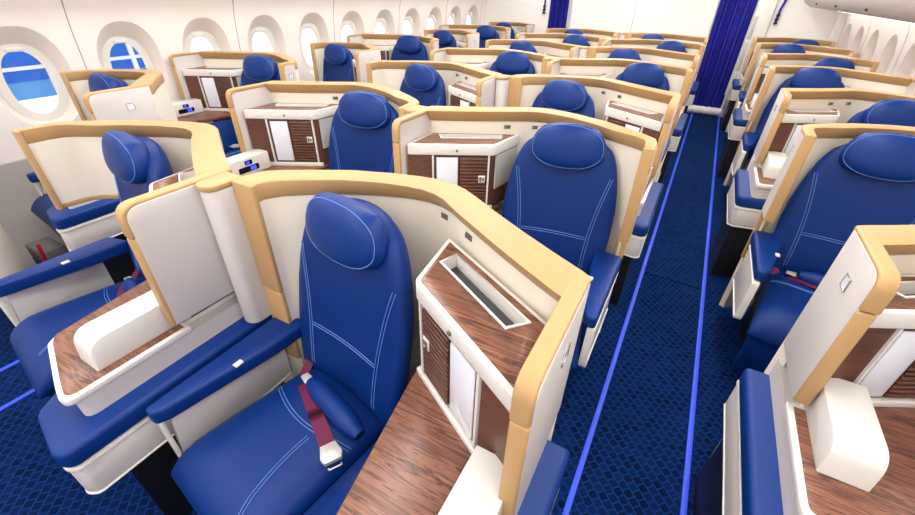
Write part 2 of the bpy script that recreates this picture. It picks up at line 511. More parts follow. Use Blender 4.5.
def tb_wood(K):
    def f(bm):
        p = sc(K, TABLE)
        q = inset(p, .014)
        q[0] = (p[0][0]+.003, p[0][1]); q[1] = (p[1][0]+.004, p[1][1]); q[2] = (p[2][0]+.004, p[2][1]+.005)
        prism(bm, round_poly(q, TABLE_R, 8), .728, ZTB)
    return f
def tb_riser(K):
    def f(bm):
        p = round_poly(inset(sc(K, [(.405, -.02), (.40, -.11), (.30, -.50), (.22, -.59), (.09, -.635), (.0, -.655), (.0, -.02)]), .006), [0, 0, .06, .06, .03, .10, 0], 7)
        prism(bm, p, .60, .7255)
    return f
def tb_buttons(K):
    def f(bm):
        a, b = Vector(sc(K, [(.399, -.13)])[0]), Vector(sc(K, [(.345, -.33)])[0])
        d = (b-a).normalized(); n = Vector((-d.y, d.x))
        if n.x < 0: n = -n
        prism(bm, [tuple(a-n*.012), tuple(b-n*.012), tuple(b+n*.004), tuple(a+n*.004)], .664, .722)
    return f
def bs_poly(K, e=0):
    k = K.k
    return [(-.058-e, -.02), (-.058-e, (-.725-e)*K.kv), (-.03, (-.745-e)*K.kv), (.17*k, (-.705-e)*K.kv), (.30*k, -.50*K.kv), (.372*k, -.02)]
def bs_box(K): return lambda bm: prism(bm, round_poly(bs_poly(K), [0, .015, .015, .03, .05, 0], 4), .448, .562)
def bs_line(K): return lambda bm: prism(bm, round_poly(bs_poly(K, .004), [0, .015, .015, .03, .05, 0], 4), .563, .580)
def bs_pad(K): return lambda bm: prism(bm, round_poly(bs_poly(K, .006), [0, .02, .02, .03, .05, 0], 5), .5805, .652)
def bs_low(K): return lambda bm: prism(bm, round_poly(bs_poly(K, .003), [0, .015, .015, .03, .05, 0], 4), .440, .4475)
def bs_foot(K):
    k = K.k
    return lambda bm: prism(bm, [(-.02, -.06), (-.02, -.64*K.kv), (.20*k, -.60*K.kv), (.32*k, -.06)], .0, .433)
def cb_box(K):
    b = .10 if K.kv < 1 else 0
    def f(bm):
        pr = round_poly([(-.560+b, ZTB+.001), (-.262+b*.6, ZTB+.001), (-.262+b*.6, .857), (-.548+b, .857)], [.004, 0, 0, .06], 8)
        profile_x(bm, pr, .040-(.018 if K.post else 0), .143-(.018 if K.post else 0))
    return f
def cb_disp(K):
    def f(bm):
        pr = round_poly([(-.485, .774), (-.345, .774), (-.345, .808), (-.485, .808)], .010, 4)
        profile_x(bm, pr, .141, .1455)
    return f
def cb_disp2(K):
    return lambda bm: profile_x(bm, round_poly([(-.435, .815), (-.385, .815), (-.385, .842), (-.435, .842)], .005, 3), .141, .1455)
SEG7 = {'0': 'abcdef', '1': 'bc', '2': 'abged', '4': 'fgbc', '8': 'abcdefg'}
def digits(bm, txt, v0, z0, h, dirn):
    w = h*.5; t = h*.16; x0, x1 = .1454, .1465
    for ch in txt:
        for g in SEG7[ch]:
            y0, y1, za, zb = {'a': (0, w, h-t, h), 'b': (w-t, w, h/2, h), 'c': (w-t, w, 0, h/2), 'd': (0, w, 0, t), 'e': (0, t, 0, h/2), 'f': (0, t, h/2, h), 'g': (0, w, h/2-t/2, h/2+t/2)}[g]
            if dirn < 0: y0, y1 = -y1, -y0
            box(bm, x0, x1, v0+y0, v0+y1, z0+za, z0+zb)
        v0 += dirn*w*1.45
def cb_digits(K):
    def f(bm):
        d = 1
        if K.s > 0:
            digits(bm, '180', -.412, .780, .022, 1)
        else:
            digits(bm, '180', -.358, .780, .022, -1)
    return f
def cb_digits2(K):
    def f(bm):
        if K.s > 0: digits(bm, '20', -.426, .820, .016, 1)
        else: digits(bm, '20', -.394, .820, .016, -1)
    return f
def make_console(K, loc, label, group, near, lit):
    r = thing('console_cabinet', label, 'cabinet', loc, group)
    ct = link('counter_top', K.cut('co_top', K.mesh('co_top', co_top(K), 'white', bevel=.004), lambda bm: prism(bm, tray_quad(K, .001), 1.055, 1.2)), r)
    link('wood_inlay', K.cut('co_top_wood', K.mesh('co_top_wood', co_top_wood(K), 'wood'), lambda bm: prism(bm, tray_quad(K, .001), 1.0, 1.2)), ct)
    link('tray_rim', K.mesh('co_tray_rim', co_tray_rim(K), 'white'), ct)
    link('tray', K.mesh('co_tray', co_tray(K), 'tray'), ct)
    bd = link('cabinet_body', K.mesh('co_body', co_body(K), 'wood_dark'), r)
    dr = link('slatted_door', K.mesh('co_lamella', co_lamella(K), 'wood_dark', bevel=.002, seg=1), r)
    link('screen_frame', K.mesh('co_frame', co_frame(K), 'wood_dark'), r)
    link('white_screen', K.mesh('co_screen', co_screen(K), 'panel', bevel=.002), r)
    link('plain_door', K.mesh('co_plain', co_plain(K), 'wood_dark'), r)
    for i, s in enumerate((.022, .306)): link('upright', K.mesh('co_stile%d' % i, co_stile(K, s), 'white'), r)
    link('sill', K.mesh('co_sill', co_sill(K), 'white', bevel=.002), r)
    link('niche_panel', K.mesh('co_niche', co_niche(K), 'niche'), r)
    la = link('latch', K.mesh('co_latch', co_latch(K), 'white', bevel=.002), dr)
    if near:
        link('latch_slot', K.mesh('co_latch_slot', co_latch_slot(K), 'print'), dr)
        link('knob', K.mesh('co_knob', co_knob(K), 'print'), ct)
    tb = link('side_table', K.mesh('tb_slab', tb_slab(K), 'white', bevel=.004), r)
    link('table_wood', K.mesh('tb_wood', tb_wood(K), 'wood', bevel=.003), tb)
    link('table_riser', K.mesh('tb_riser', tb_riser(K), 'grey'), r)
    if near: link('button_panel', K.mesh('tb_buttons', tb_buttons(K), 'black', bevel=.002), r)
    link('base_box', K.mesh('bs_box', bs_box(K), 'grey', bevel=.004), r)
    link('ledge_line', K.mesh('bs_line', bs_line(K), 'white', bevel=.003), r)
    link('ledge_cushion', K.mesh('bs_pad', bs_pad(K), 'leather2', bevel=.018, seg=4), r)
    link('ledge_line', K.mesh('bs_low', bs_low(K), 'white', bevel=.003), r)
    link('pedestal', K.mesh('bs_foot', bs_foot(K), 'black'), r)
    cb = link('control_box', K.mesh('cb_box', cb_box(K), 'white', bevel=.0025), r)
    if near and lit:
        a = link('display', K.mesh('cb_disp', cb_disp(K), 'display'), cb)
        b = link('display', K.mesh('cb_disp2', cb_disp2(K), 'display'), cb)
        if lit:
            link('digits', K.mesh('cb_dig', cb_digits(K), 'digit'), cb)
            link('digits', K.mesh('cb_dig2', cb_digits2(K), 'digit'), cb)
    return r

# ---- seat (local: u relative to seat centre)
def halfw(z):
    pts = [(.40, .240), (.55, .260), (.72, .270), (.85, .268), (.96, .254), (1.06, .228), (1.14, .200), (1.19, .170), (1.22, .135)]
    if z <= pts[0][0]: return pts[0][1]
    for (a, b), (c, d) in zip(pts, pts[1:]):
        if z <= c: return b+(d-b)*(z-a)/(c-a)
    return pts[-1][1]
def lean(z): return -.075+(z-.46)*.20
def back_f(a, t):
    z = .805+.385*t
    w = halfw(z)
    u = a*w
    v = lean(z)+.035*(1-abs(a)**2)-.012
    d = max(0, (t-.55)/.45)
    n = Vector((a*.25, -1, .19)).normalized()
    return (u, v, z-.055*d*d*abs(a)**2.5), n
def back_surface(u, z, off=.003):
    w = halfw(z); a = u/w; t = (z-.805)/.385
    (pu, pv, pz), n = back_f(a, t)
    q = .062*max((1-abs(a)**5)*(1-abs(t)**5), 0)**.42
    p = Vector((pu, pv, pz))+n*(q+off)
    return (p.x, p.y, p.z)
def st_back(bm): pad(bm, back_f, .062, 22, 26, 5)
def st_back_stitch(bm):
    for sgn in (-1, 1):
        for o in (0, .012):
            pts = []
            for i in range(19):
                z = .52+.48*i/18
                u = sgn*((.150+o) + .055*((z-.52)/.48)**2.2)
                pts.append(back_surface(u, z))
            tube(bm, pts, .0013, 4)
    for o in (0, .011):
        tube(bm, [back_surface(-.152+.304*i/10, .695+o) for i in range(11)], .0013, 4)
def head_f(a, t):
    sa, st = math.sqrt(1-.40*t*t), math.sqrt(1-.40*a*a)
    zc = 1.130+.100*t*st
    w = .168*sa*(1-.07*t)
    v = lean(1.13+.09*t)-.056+.014*a*a
    n = Vector((a*.25, -1, .16+.12*t)).normalized()
    return (a*w, v, zc), n
def st_head(bm): pad(bm, head_f, .060, 18, 16, 3.0)
def st_head_piping(bm):
    pts = []
    for i in range(41):
        th = 2*PI*i/40
        cx, cz = math.cos(th), math.sin(th)
        a = math.copysign(abs(cx)**.55, cx)*.90; t = math.copysign(abs(cz)**.55, cz)*.90
        P, N = head_f(a, t)
        e = max((1-abs(a)**3.0)*(1-abs(t)**3.0), 0)
        pts.append(tuple(Vector(P)+N*(.060*e**.42+.001)))
    tube(bm, pts, .0013, 4)
def cush_f(a, t):
    v = -.345+.285*t
    w = .228-.012*t
    z = .425+.012*(1-a*a)+.012*(a*a)*(1-t)*.5-(.045*max(0, -t-.55)**2/.2)
    return (a*w, v, z), Vector((0, -.05, 1)).normalized()
def st_cush(bm): pad(bm, cush_f, .075, 18, 18, 6)
def cush_top(u, v, off=.002):
    t = (v+.345)/.285; a = u/(.228-.012*t)
    (x, y, z), n = cush_f(a, t)
    q = .075*max((1-abs(a)**6)*(1-abs(t)**6), 0)**.42
    return Vector((x, y, z))+n*(q+off)
def st_cush_stitch(bm):
    for o in (0, .011):
        tube(bm, [tuple(cush_top(-.225+.45*i/16, -.235+o-.05*math.cos((i/16-.5)*PI))) for i in range(17)], .0013, 4)
        tube(bm, [tuple(cush_top((-.08+o)-.05*(i/12)**2, -.30-.26*i/12)) for i in range(13)], .0013, 4)
def st_leg(bm):
    hull8(bm, [(-.215, -.555, .10), (.215, -.555, .10), (.215, -.49, .10), (-.215, -.49, .10)], [(-.220, -.625, .42), (.220, -.625, .42), (.220, -.56, .42), (-.220, -.56, .42)])
def st_base(bm):
    box(bm, -.20, .20, -.48, .02, 0, .345)
def st_bolts(bm):
    for i in range(5):
        box(bm, -.20+.09*i, -.185+.09*i, -.487, -.479, .12+.04*(i % 3), .128+.04*(i % 3))
def st_belt(bm, q):
    # q=+1 armrest side is +u
    n = 12; L = []; R = []
    for i in range(n+1):
        t = i/n
        u = q*(.205-.32*t); v = -.130-.180*t
        p = cush_top(u, v, .003+.004*math.sin(PI*t))
        d = Vector((q*.30, .175, 0)).normalized(); s = Vector((-d.y, d.x, 0))
        L.append(p+s*.024); R.append(p-s*.024)
    up = Vector((0, 0, .003))
    for i in range(n):
        hull8(bm, [L[i], L[i+1], R[i+1], R[i]], [L[i]+up, L[i+1]+up, R[i+1]+up, R[i]+up])
    # upper tail against the backrest
    a = cush_top(q*.205, -.130, .003); b = Vector((q*.225, -.06, .515))
    d = Vector((.02, 0, 0))
    hull8(bm, [a-d, a+d, b+d, b-d], [a-d+up, a+d+up, b+d+up, b-d+up])
def st_buckle(bm, q):
    p = cush_top(q*-.125, -.315, .006)
    d = Vector((q*-.30, -.175, 0)).normalized(); s = Vector((-d.y, d.x, 0))
    pl = [(-.03, -.024), (-.03, .024), (.012, .034), (.032, .026), (.032, -.026), (.012, -.034)]
    lo = [p+d*a+s*b for a, b in pl]
    n = len(pl)
    va = [bm.verts.new(x) for x in lo]; vb = [bm.verts.new(x+Vector((0, 0, .016))) for x in lo]
    bm.faces.new(va[::-1]); bm.faces.new(vb)
    for i in range(n): bm.faces.new((va[i], va[(i+1) % n], vb[(i+1) % n], vb[i]))
    e = p+d*.045
    tube(bm, [e+s*.02+Vector((0, 0, .006)), e+d*.006+s*.018+Vector((0, 0, .006)), e+d*.006-s*.018+Vector((0, 0, .006)), e-s*.02+Vector((0, 0, .006))], .003, 5)
def st_roll(bm, q):  # padded airbag section
    pts = []; r = []
    for i in range(13):
        t = i/12
        u = q*(.125-.29*t); v = -.150-.075*t
        pts.append(tuple(cush_top(u, v, .024))); r.append(.038*min(1, .55+2.2*min(t, 1-t)))
    tube(bm, pts, r, 12)
def st_clip(bm, q):
    p = cush_top(q*.155, -.142, .018)
    d = Vector((q*-.30, -.08, 0)).normalized(); s = Vector((-d.y, d.x, 0))
    lo = [p-d*.022-s*.014, p+d*.022-s*.018, p+d*.022+s*.018, p-d*.022+s*.014]
    hull8(bm, lo, [x+Vector((0, 0, .012)) for x in lo])
def make_seat(K, loc, label, group, near):
    s, c, W, dv = K.s, K.c, K.W, K.dv
    r = thing('passenger_seat', label, 'seat', (loc[0]+s*c, loc[1], 0), group)
    def mk(key, fn, mat, **kw):
        def turned(bm):
            fn(bm)
            if K.low and key in ('st_back', 'st_bs', 'st_head', 'st_hp'):
                for q in bm.verts:
                    if q.co.z > .48: q.co.z = .48+(q.co.z-.48)*.982
            if key in ('st_arm', 'st_armp', 'st_armt', 'st_armb', 'st_div', 'st_base', 'st_belt', 'st_buckle', 'st_roll', 'st_clip'): return
            th = math.radians(K.rot); v0 = .05
            for q in bm.verts:
                u, v = q.co.x, q.co.y-v0
                q.co.x, q.co.y = u*math.cos(th)-v*math.sin(th), v0+u*math.sin(th)+v*math.cos(th)
        return K.mesh(key, turned, mat, **kw)
    link('cushion', mk('st_cush', st_cush, 'leather', smooth_ang=75), r)
    bk = link('backrest', mk('st_back', st_back, 'leather', smooth_ang=75), r)
    hd = link('headrest', mk('st_head', st_head, 'leather2', smooth_ang=75), r)
    link('leg_rest', mk('st_leg', st_leg, 'leather', bevel=.02, seg=3), r)
    link('base', mk('st_base', st_base, 'black'), r)
    if near:
        link('stitching', mk('st_bs', st_back_stitch, 'stitch'), bk)
        link('piping', mk('st_hp', st_head_piping, 'stitch'), hd)
        link('stitching', mk('st_cs', st_cush_stitch, 'stitch'), r)
        link('seatbelt', mk('st_belt', lambda bm: st_belt(bm, 1), 'strap'), r)
        link('buckle', mk('st_buckle', lambda bm: st_buckle(bm, 1), 'buckle', bevel=.003), r)
        link('airbag_roll', mk('st_roll', lambda bm: st_roll(bm, 1), 'leather2', smooth_ang=75), r)
        link('belt_clip', mk('st_clip', lambda bm: st_clip(bm, 1), 'buckle', bevel=.003), r)
    # armrest on the seat side; coordinates relative to the seat centre
    e = W-c
    def arm(bm):
        pl = round_poly([(e-.002, -.02+dv*.6), (e-.135, -.015+dv*.3), (e-.125, -.16), (e-.060, -.515), (e-.040, -.545), (e-.004, -.545)], [.03, .02, .05, .02, .01, .02], 5)
        prism(bm, [(a, b*K.kv+(.02 if K.kv < 1 else 0)) for a, b in pl], .595, .655)
    def armpanel(bm): profile_x(bm, round_poly([(-.525*K.kv, .36), (-.07+dv, .36), (-.07+dv, .592), (-.50*K.kv, .592)], [.03, 0, 0, .02], 4), e-.030, e-.006)
    def armtrim(bm):
        p = round_poly([(-.07+dv, .594), (-.534*K.kv, .594), (-.534*K.kv, .355), (-.07+dv, .355)], [0, .02, .03, 0], 4)
        strip_x(bm, p, .010, e-.034, e-.001)
    def armbtn(bm): box(bm, e-.105, e-.085, -.30*K.kv, -.30*K.kv+.03, .650, .6575)
    ar = link('armrest', mk('st_arm', arm, 'leather2', bevel=.016, seg=3), r)
    ap = link('armrest_panel', mk('st_armp', armpanel, 'grey', bevel=.003), r)
    link('panel_edging', mk('st_armt', armtrim, 'white', bevel=.002), ap)
    if near: link('armrest_button', mk('st_armb', armbtn, 'white', bevel=.002), ar)
    if K.divider:
        u1 = -.222
        def div(bm):
            ua, ub = .338*K.k+.008-c, .418*K.k+.008-c
            hull8(bm, [(ua, -.565, .36), (u1+.066, -.58, .36), (u1-.004, -.11, .36), (ub, -.11, .36)], [(ua+.003, -.545, .716), (u1+.045, -.565, .52), (u1-.012, -.115, .52), (ub+.003, -.11, .716)])
        link('inner_bolster', mk('st_div', div, 'leather2', bevel=.012, seg=3), r)
    return r

# ------------------------------------------------------------------ the cabin: seat columns
CAM_Z = 1.73
ORD = ['first', 'second', 'third', 'fourth', 'fifth', 'sixth', 'seventh', 'eighth', 'ninth']
kits = {
 'RMN': Kit(1.105, .712, -1, 0, .05, True), 'RMM': Kit(1.105, .733, 1, 0, .105, False),
 'LMN': Kit(1.105, .708, -1, -.075, .105, False, zb=.88), 'LMM': Kit(1.105, .722, 1, 0, .105, False),
 'LN': Kit(.845, .60, -1, 0, .10, False, False, rot=5), 'LM': Kit(1.12, .680, 1, 0, .115, False),
 'RN': Kit(.945, .645, 1, 0, .10, False, False, kv=.80, rot=4), 'RM': Kit(.955, .588, -1, 0, .150, False, False, kv=.87, rot=7),
}
cols = [
 # key N, key M, xN, xM, [(type, y0)], description
 ('RMN', 'RMM', -.090, -1.195, [('N', .77), ('M', 1.875), ('N', 2.98), ('M', 4.08), ('N', 5.17), ('M', 6.27), ('N', 7.37)], 'centre column beside the right aisle', 'right-centre'),
 ('LMN', 'LMM', -1.285, -2.390, [('N', .77), ('M', 1.875), ('N', 2.98), ('M', 4.08), ('N', 5.17), ('M', 6.27), ('N', 7.37)], 'centre column beside the left aisle', 'left-centre'),
 ('LN', 'LM', -2.880, -4.000, [('N', 1.39), ('M', 2.49), ('N', 3.59), ('M', 4.69), ('N', 5.79), ('M', 6.89), ('N', 7.97)], 'column along the left windows', 'left window'),
 ('RN', 'RM', .475, 1.430, [('N', 1.38), ('M', 2.515), ('N', 3.58), ('M', 4.71), ('N', 5.78), ('M', 6.91), ('N', 7.97)], 'column along the right windows', 'right window'),
]
for ci, (kn, km, xn, xm, rows, desc, short) in enumerate(cols):
    for i, (ty, y) in enumerate(rows):
        K = kits[kn if ty == 'N' else km]; x = xn if ty == 'N' else xm
        near = y < 3.7
        o = ORD[i]
        aisle_plate_side = (ty == 'N' and kn != 'LMN'); wing = (ty == 'M' and km != 'LMM')
        make_shell(K, (x, y, 0), 'amber-rimmed cream shell, %s from the camera in the %s' % (o, desc), 'amber-rimmed seat shells', near, aisle_plate_side, wing)
        make_console(K, (x, y, 0), 'walnut console cabinet, %s from the camera in the %s' % (o, desc), 'console cabinets', near, ty == 'M')
        make_seat(K, (x, y, 0), 'blue leather seat, %s from the camera in the %s' % (o, desc), 'blue seats', near)
    # grey fillers between the two centre columns
    if kn == 'RMN':
        for i, (ty, y) in enumerate(rows):
            bm = NB()
            pl = [(-1.2825, y-.02)] + [(-1.240-.040*math.cos(PI*k/8), y-.105-.035*math.sin(PI*k/8)) for k in range(9)] + [(-1.1985, y-.02)]
            prism(bm, pl, .66, ZT-.02)
            t = thing('filler_column', 'slim grey filler column between the %s shells from the camera of the centre columns' % o.replace(o, ORD[i]), 'filler panel', (0, 0, 0), 'grey filler columns')
            link('column_body', finish(bm, 'column_body', 'grey', bevel=.003), t)
            bm = NB(); prism(bm, [(a+(0), b-.004 if b < y-.05 else b) for a, b in pl], ZT-.0195, ZT-.001)
            link('cap', finish(bm, 'cap', 'amber', bevel=.004), t)
# the shell of the seat ahead of the left window column, just beside the frame
make_shell(kits['LM'], (-4.0, .27, 0), 'grey rounded shell back cut by the left edge of the photo', 'amber-rimmed seat shells', False, False, False)

# ------------------------------------------------------------------ setting
YB = 8.36; YF = -3.2
XL, XR = -4.06, 1.50
bm = NB(); box(bm, XL-.1, XR+.1, YF, 10.5, -.06, 0); struct('floor', bm, 'carpet')
# carpet runner seam
bm = NB(); box(bm, .03, .40, 2.83, 2.837, 0, .0015); o = struct('trim_1', bm, 'carpet_gap')
for nm, x, lab in (('s', .013, 'glowing blue floor strip along the left edge of the right aisle carpet'), ('t', .420, 'glowing blue floor strip along the right edge of the right aisle carpet'),
                   ('u', -2.790, 'glowing blue floor strip beside the left window seats'), ('v', -2.487, 'glowing blue floor strip by the left aisle beside the centre seats')):
    bm = NB(); box(bm, x-.012, x+.012, YF, YB, 0, .008)
    tag(link('floor_light_strip', finish(bm, 'floor_light_strip', 'strip', bevel=.002)), lab, 'floor strip', 'floor light strips')

def wall_x(z, side):
    pts = [(0, .22), (.18, .12), (.50, .02), (.80, 0), (1.15, .0), (1.45, .03), (1.60, .07), (1.70, .12)]
    for (a, b), (c, d) in zip(pts, pts[1:]):
        if z <= c: b2 = b+(d-b)*(z-a)/(c-a); break
    else: b2 = pts[-1][1]
    return XL+b2 if side < 0 else XR-b2
WY0, WP = 1.235, .658
WZ, WH, WW = 1.145, .325, .235       # funnel
PZ, PH, PW = 1.110, .205, .128       # pane
def sup(th, p=2.3):
    c, s = math.cos(th), math.sin(th)
    return math.copysign(abs(c)**(2/p), c), math.copysign(abs(s)**(2/p), s)
def side_wall(side, ks):
    bm = NB(); NS = 40
    z0, z1 = .66, 1.64
    WZ, PZ, WW = (1.145, 1.110, .235) if side < 0 else (1.115, 1.080, .205)
    for k in ks:
        yc = WY0+k*WP
        ya, yb = yc-WP/2, yc+WP/2
        inner = []; outer = []
        for i in range(NS):
            th = 2*PI*i/NS
            a, b = sup(th)
            y, z = yc+a*WW, WZ+b*WH
            inner.append(bm.verts.new((wall_x(z, side), y, z)))
            # rectangle ray
            dy, dz = math.cos(th), math.sin(th)
            ty = (WP/2)/abs(dy) if abs(dy) > 1e-6 else 1e9
            tz = ((z1-WZ) if dz > 0 else (WZ-z0))/abs(dz) if abs(dz) > 1e-6 else 1e9
            t = min(ty, tz); yo, zo = yc+dy*t, WZ+dz*t
            outer.append((yo, zo))
        # add mid ring for curvature
        rings = [inner]
        for f in (.5, 1.0):
            ring = []
            for i in range(NS):
                iy, iz = inner[i].co.y, inner[i].co.z
                y, z = iy+(outer[i][0]-iy)*f, iz+(outer[i][1]-iz)*f
                ring.append(bm.verts.new((wall_x(z, side), y, z)))
            rings.append(ring)
        for r0, r1 in zip(rings, rings[1:]):
            for i in range(NS): bm.faces.new((r0[i], r0[(i+1) % NS], r1[(i+1) % NS], r1[i]))
        # corner fills
        for (cy, cz) in ((ya, z0), (yb, z0), (ya, z1), (yb, z1)):
            ring = rings[-1]
            best = None
            for i in range(NS):
                p, q = ring[i].co, ring[(i+1) % NS].co
                on = lambda v: (abs(v.y-cy) < 1e-4, abs(v.z-cz) < 1e-4)
                a, b = on(p), on(q)
                if (a[0] and b[1] and not a[1]) or (a[1] and b[0] and not a[0]): best = i
            if best is not None:
                v = bm.verts.new((wall_x(cz, side), cy, cz)); bm.faces.new((ring[best], ring[(best+1) % NS], v))
        # reveal + window
        w = NB(); rr = []
        for f in (0, .35, .7, 1):
            ring = []
            for i in range(NS):
                a, b = sup(2*PI*i/NS)
                y = yc+a*(WW+(PW+.052-WW)*f**.8); z = (WZ+b*WH)*(1-f**.8)+(PZ+b*(PH+.05))*f**.8
                d = .085*f
                ring.append(w.verts.new((wall_x(z, side)+side*d, y, z)))
            rr.append(ring)
        for r0, r1 in zip(rr, rr[1:]):
            for i in range(NS): w.faces.new((r0[i], r0[(i+1) % NS], r1[(i+1) % NS], r1[i]))
        bmesh.ops.recalc_face_normals(w, faces=w.faces)
        idx = k+1 if side < 0 else k-4
        num = len([o for o in C.objects if o.name.startswith('window_')])+1
        wo = link('window_%d' % num, finish(w, 'window_funnel', 'reveal'))
        wo['kind'] = 'structure'
        xw = wall_x(PZ, side)+side*.085
        b2 = NB(); ro = []; ri = []
        for i in range(NS):
            a, b = sup(2*PI*i/NS)
            ro.append((yc+a*(PW+.054), PZ+b*(PH+.052))); ri.append((yc+a*PW, PZ+b*PH))
        for X0, X1 in ((xw-.008, xw+.008),):
            A = [[b2.verts.new((X, p[0], p[1])) for p in R] for X in (X0, X1) for R in (ro, ri)]
            for i in range(NS):
                j = (i+1) % NS
                b2.faces.new((A[0][i], A[0][j], A[1][j], A[1][i])); b2.faces.new((A[2][j], A[2][i], A[3][i], A[3][j]))
                b2.faces.new((A[0][j], A[0][i], A[2][i], A[2][j])); b2.faces.new((A[1][i], A[1][j], A[3][j], A[3][i]))
        link('window_frame', finish(b2, 'window_frame', 'white'), wo)
        b3 = NB(); b3.faces.new([b3.verts.new((xw+side*.002, p[0], p[1])) for p in ri]); link('pane', finish(b3, 'pane', 'glass'), wo)
        b4 = NB(); box(b4, xw-.016, xw+.016, yc-.05, yc+.05, PZ+PH-.004, PZ+PH+.022); link('shade_handle', finish(b4, 'shade_handle', 'white', bevel=.006), wo)
        # panel seam every other window
        if k % 2 == 0:
            b5 = NB()
            ys = yc+WP/2
            zs = [.66+.98*i/12 for i in range(13)]
            for a, b in zip(zs, zs[1:]):
                xa, xb = wall_x(a, side)-side*.0015, wall_x(b, side)-side*.0015
                hull8(b5, [(xa, ys-.003, a), (xa, ys+.003, a), (xa+side*.01, ys+.003, a), (xa+side*.01, ys-.003, a)],
                      [(xb, ys-.003, b), (xb, ys+.003, b), (xb+side*.01, ys+.003, b), (xb+side*.01, ys-.003, b)])
            n2 = len([o for o in C.objects if o.name.startswith('trim_')])+1
            struct('trim_%d' % n2, b5, 'seam')
    # front and rear continuation plus top band
    ya, yb = WY0+(ks[0]-.5)*WP, WY0+(ks[-1]+.5)*WP
    zs = [.66+.98*i/10 for i in range(11)]
    for (p, q) in ((YF, ya), (yb, YB)):
        if q-p < .01: continue
        for a, b in zip(zs, zs[1:]):
            bm.faces.new([bm.verts.new(v) for v in ((wall_x(a, side), p, a), (wall_x(a, side), q, a), (wall_x(b, side), q, b), (wall_x(b, side), p, b))])
    zz = [1.64, 1.70, 1.80, 1.9]
    for a, b in zip(zz, zz[1:]):
        bm.faces.new([bm.verts.new(v) for v in ((wall_x(a, side), YF, a), (wall_x(a, side), YB, a), (wall_x(b, side), YB, b), (wall_x(b, side), YF, b))])
    struct('wall_left' if side < 0 else 'wall_right', bm, 'wall')
    # dado below
    b6 = NB(); prof = [(wall_x(z, side)-side*.012, z) for z in (0, .09, .18, .34, .50, .655)]
    ring0 = [b6.verts.new((x, YF, z)) for x, z in prof]; ring1 = [b6.verts.new((x, YB, z)) for x, z in prof]
    for i in range(len(prof)-1): b6.faces.new((ring0[i], ring0[i+1], ring1[i+1], ring1[i]))
    t0 = [b6.verts.new((wall_x(.655, side)+side*.02, y, .664)) for y in (YF, YB)]
    b6.faces.new((ring0[-1], t0[0], t0[1], ring1[-1]))
    struct('baseboard_left' if side < 0 else 'baseboard_right', b6, 'dado')
side_wall(-1, list(range(-2, 11)))
side_wall(1, list(range(4, 11)))
bm = NB(); box(bm, XR-.10, XR+.02, YB-.10, YB-.002, 0, 2.0); struct('trim_41', bm, 'bulkhead', bevel=.02)

# ceiling, bins and cove lamps
bm = NB(); box(bm, -3.0, .6, YF, YB+2.0, 2.25, 2.30); struct('ceiling', bm, 'ceiling')
def overhead_bin(side, label):
    r = thing('overhead_bin', label, 'overhead bin', (0, 0, 0), 'overhead bins')
    xc = XR if side > 0 else XL
    dz = 0 if side > 0 else .16
    pr = [(.02, 1.606), (.30, 1.592), (.50, 1.604), (.57, 1.638), (.635, 1.74), (.68, 1.90), (.69, 2.06), (.80, 2.24), (.84, 2.29), (.02, 2.29)]
    bm = NB()
    a = [bm.verts.new((xc-side*p, YF+.02, min(z+dz, 2.29))) for p, z in pr]; b = [bm.verts.new((xc-side*p, YB-.3, min(z+dz, 2.29))) for p, z in pr]
    bm.faces.new(a); bm.faces.new(b[::-1])
    for i in range(len(pr)): bm.faces.new((a[i], a[(i+1) % len(pr)], b[(i+1) % len(pr)], b[i]))
    link('bin_body', finish(bm, 'bin_body', 'bin', smooth_ang=40), r)
    for y in [1.0+1.2*i for i in range(6)] if side > 0 else []:
        bm = NB(); box(bm, xc-side*.578-.012, xc-side*.578+.012, y-.016, y+.016, 1.642, 1.660); link('latch', finish(bm, 'latch', 'black', bevel=.004), r)
        bm = NB(); hull8(bm, [(xc-side*.425, y+.6, 1.5995), (xc-side*.425, y+.606, 1.5995), (xc-side*.41, y+.606, 1.61), (xc-side*.41, y+.6, 1.61)],
                         [(xc-side*.665, y+.6, 2.05), (xc-side*.665, y+.606, 2.05), (xc-side*.65, y+.606, 2.05), (xc-side*.65, y+.6, 2.05)])
    return r
overhead_bin(1, 'grey overhead bin with dark latches above the right windows')
overhead_bin(-1, 'grey overhead bin above the left windows')
for side, lab in ((1, 'white cove light under the bin above the right windows'), (-1, 'white cove light under the bin above the left windows')):
    xc = XR if side > 0 else XL
    bm = NB(); box(bm, min(xc-side*.13, xc-side*.20), max(xc-side*.13, xc-side*.20), YF+.1, YB-.4, 1.565+(0 if side > 0 else .16), 1.580+(0 if side > 0 else .16))
    tag(link('cove_light', finish(bm, 'cove_light', 'cove')), lab, 'light', 'cove lights')
for x, lab in ((.30, 'long ceiling light over the right aisle'), (-1.2, 'long ceiling light over the centre seats'), (-2.65, 'long ceiling light over the left aisle')):
    bm = NB(); box(bm, x-.14, x+.14, YF+.2, YB-.3, 2.215, 2.249)
    tag(link('ceiling_light', finish(bm, 'ceiling_light', 'cove')), lab, 'light', 'ceiling lights')

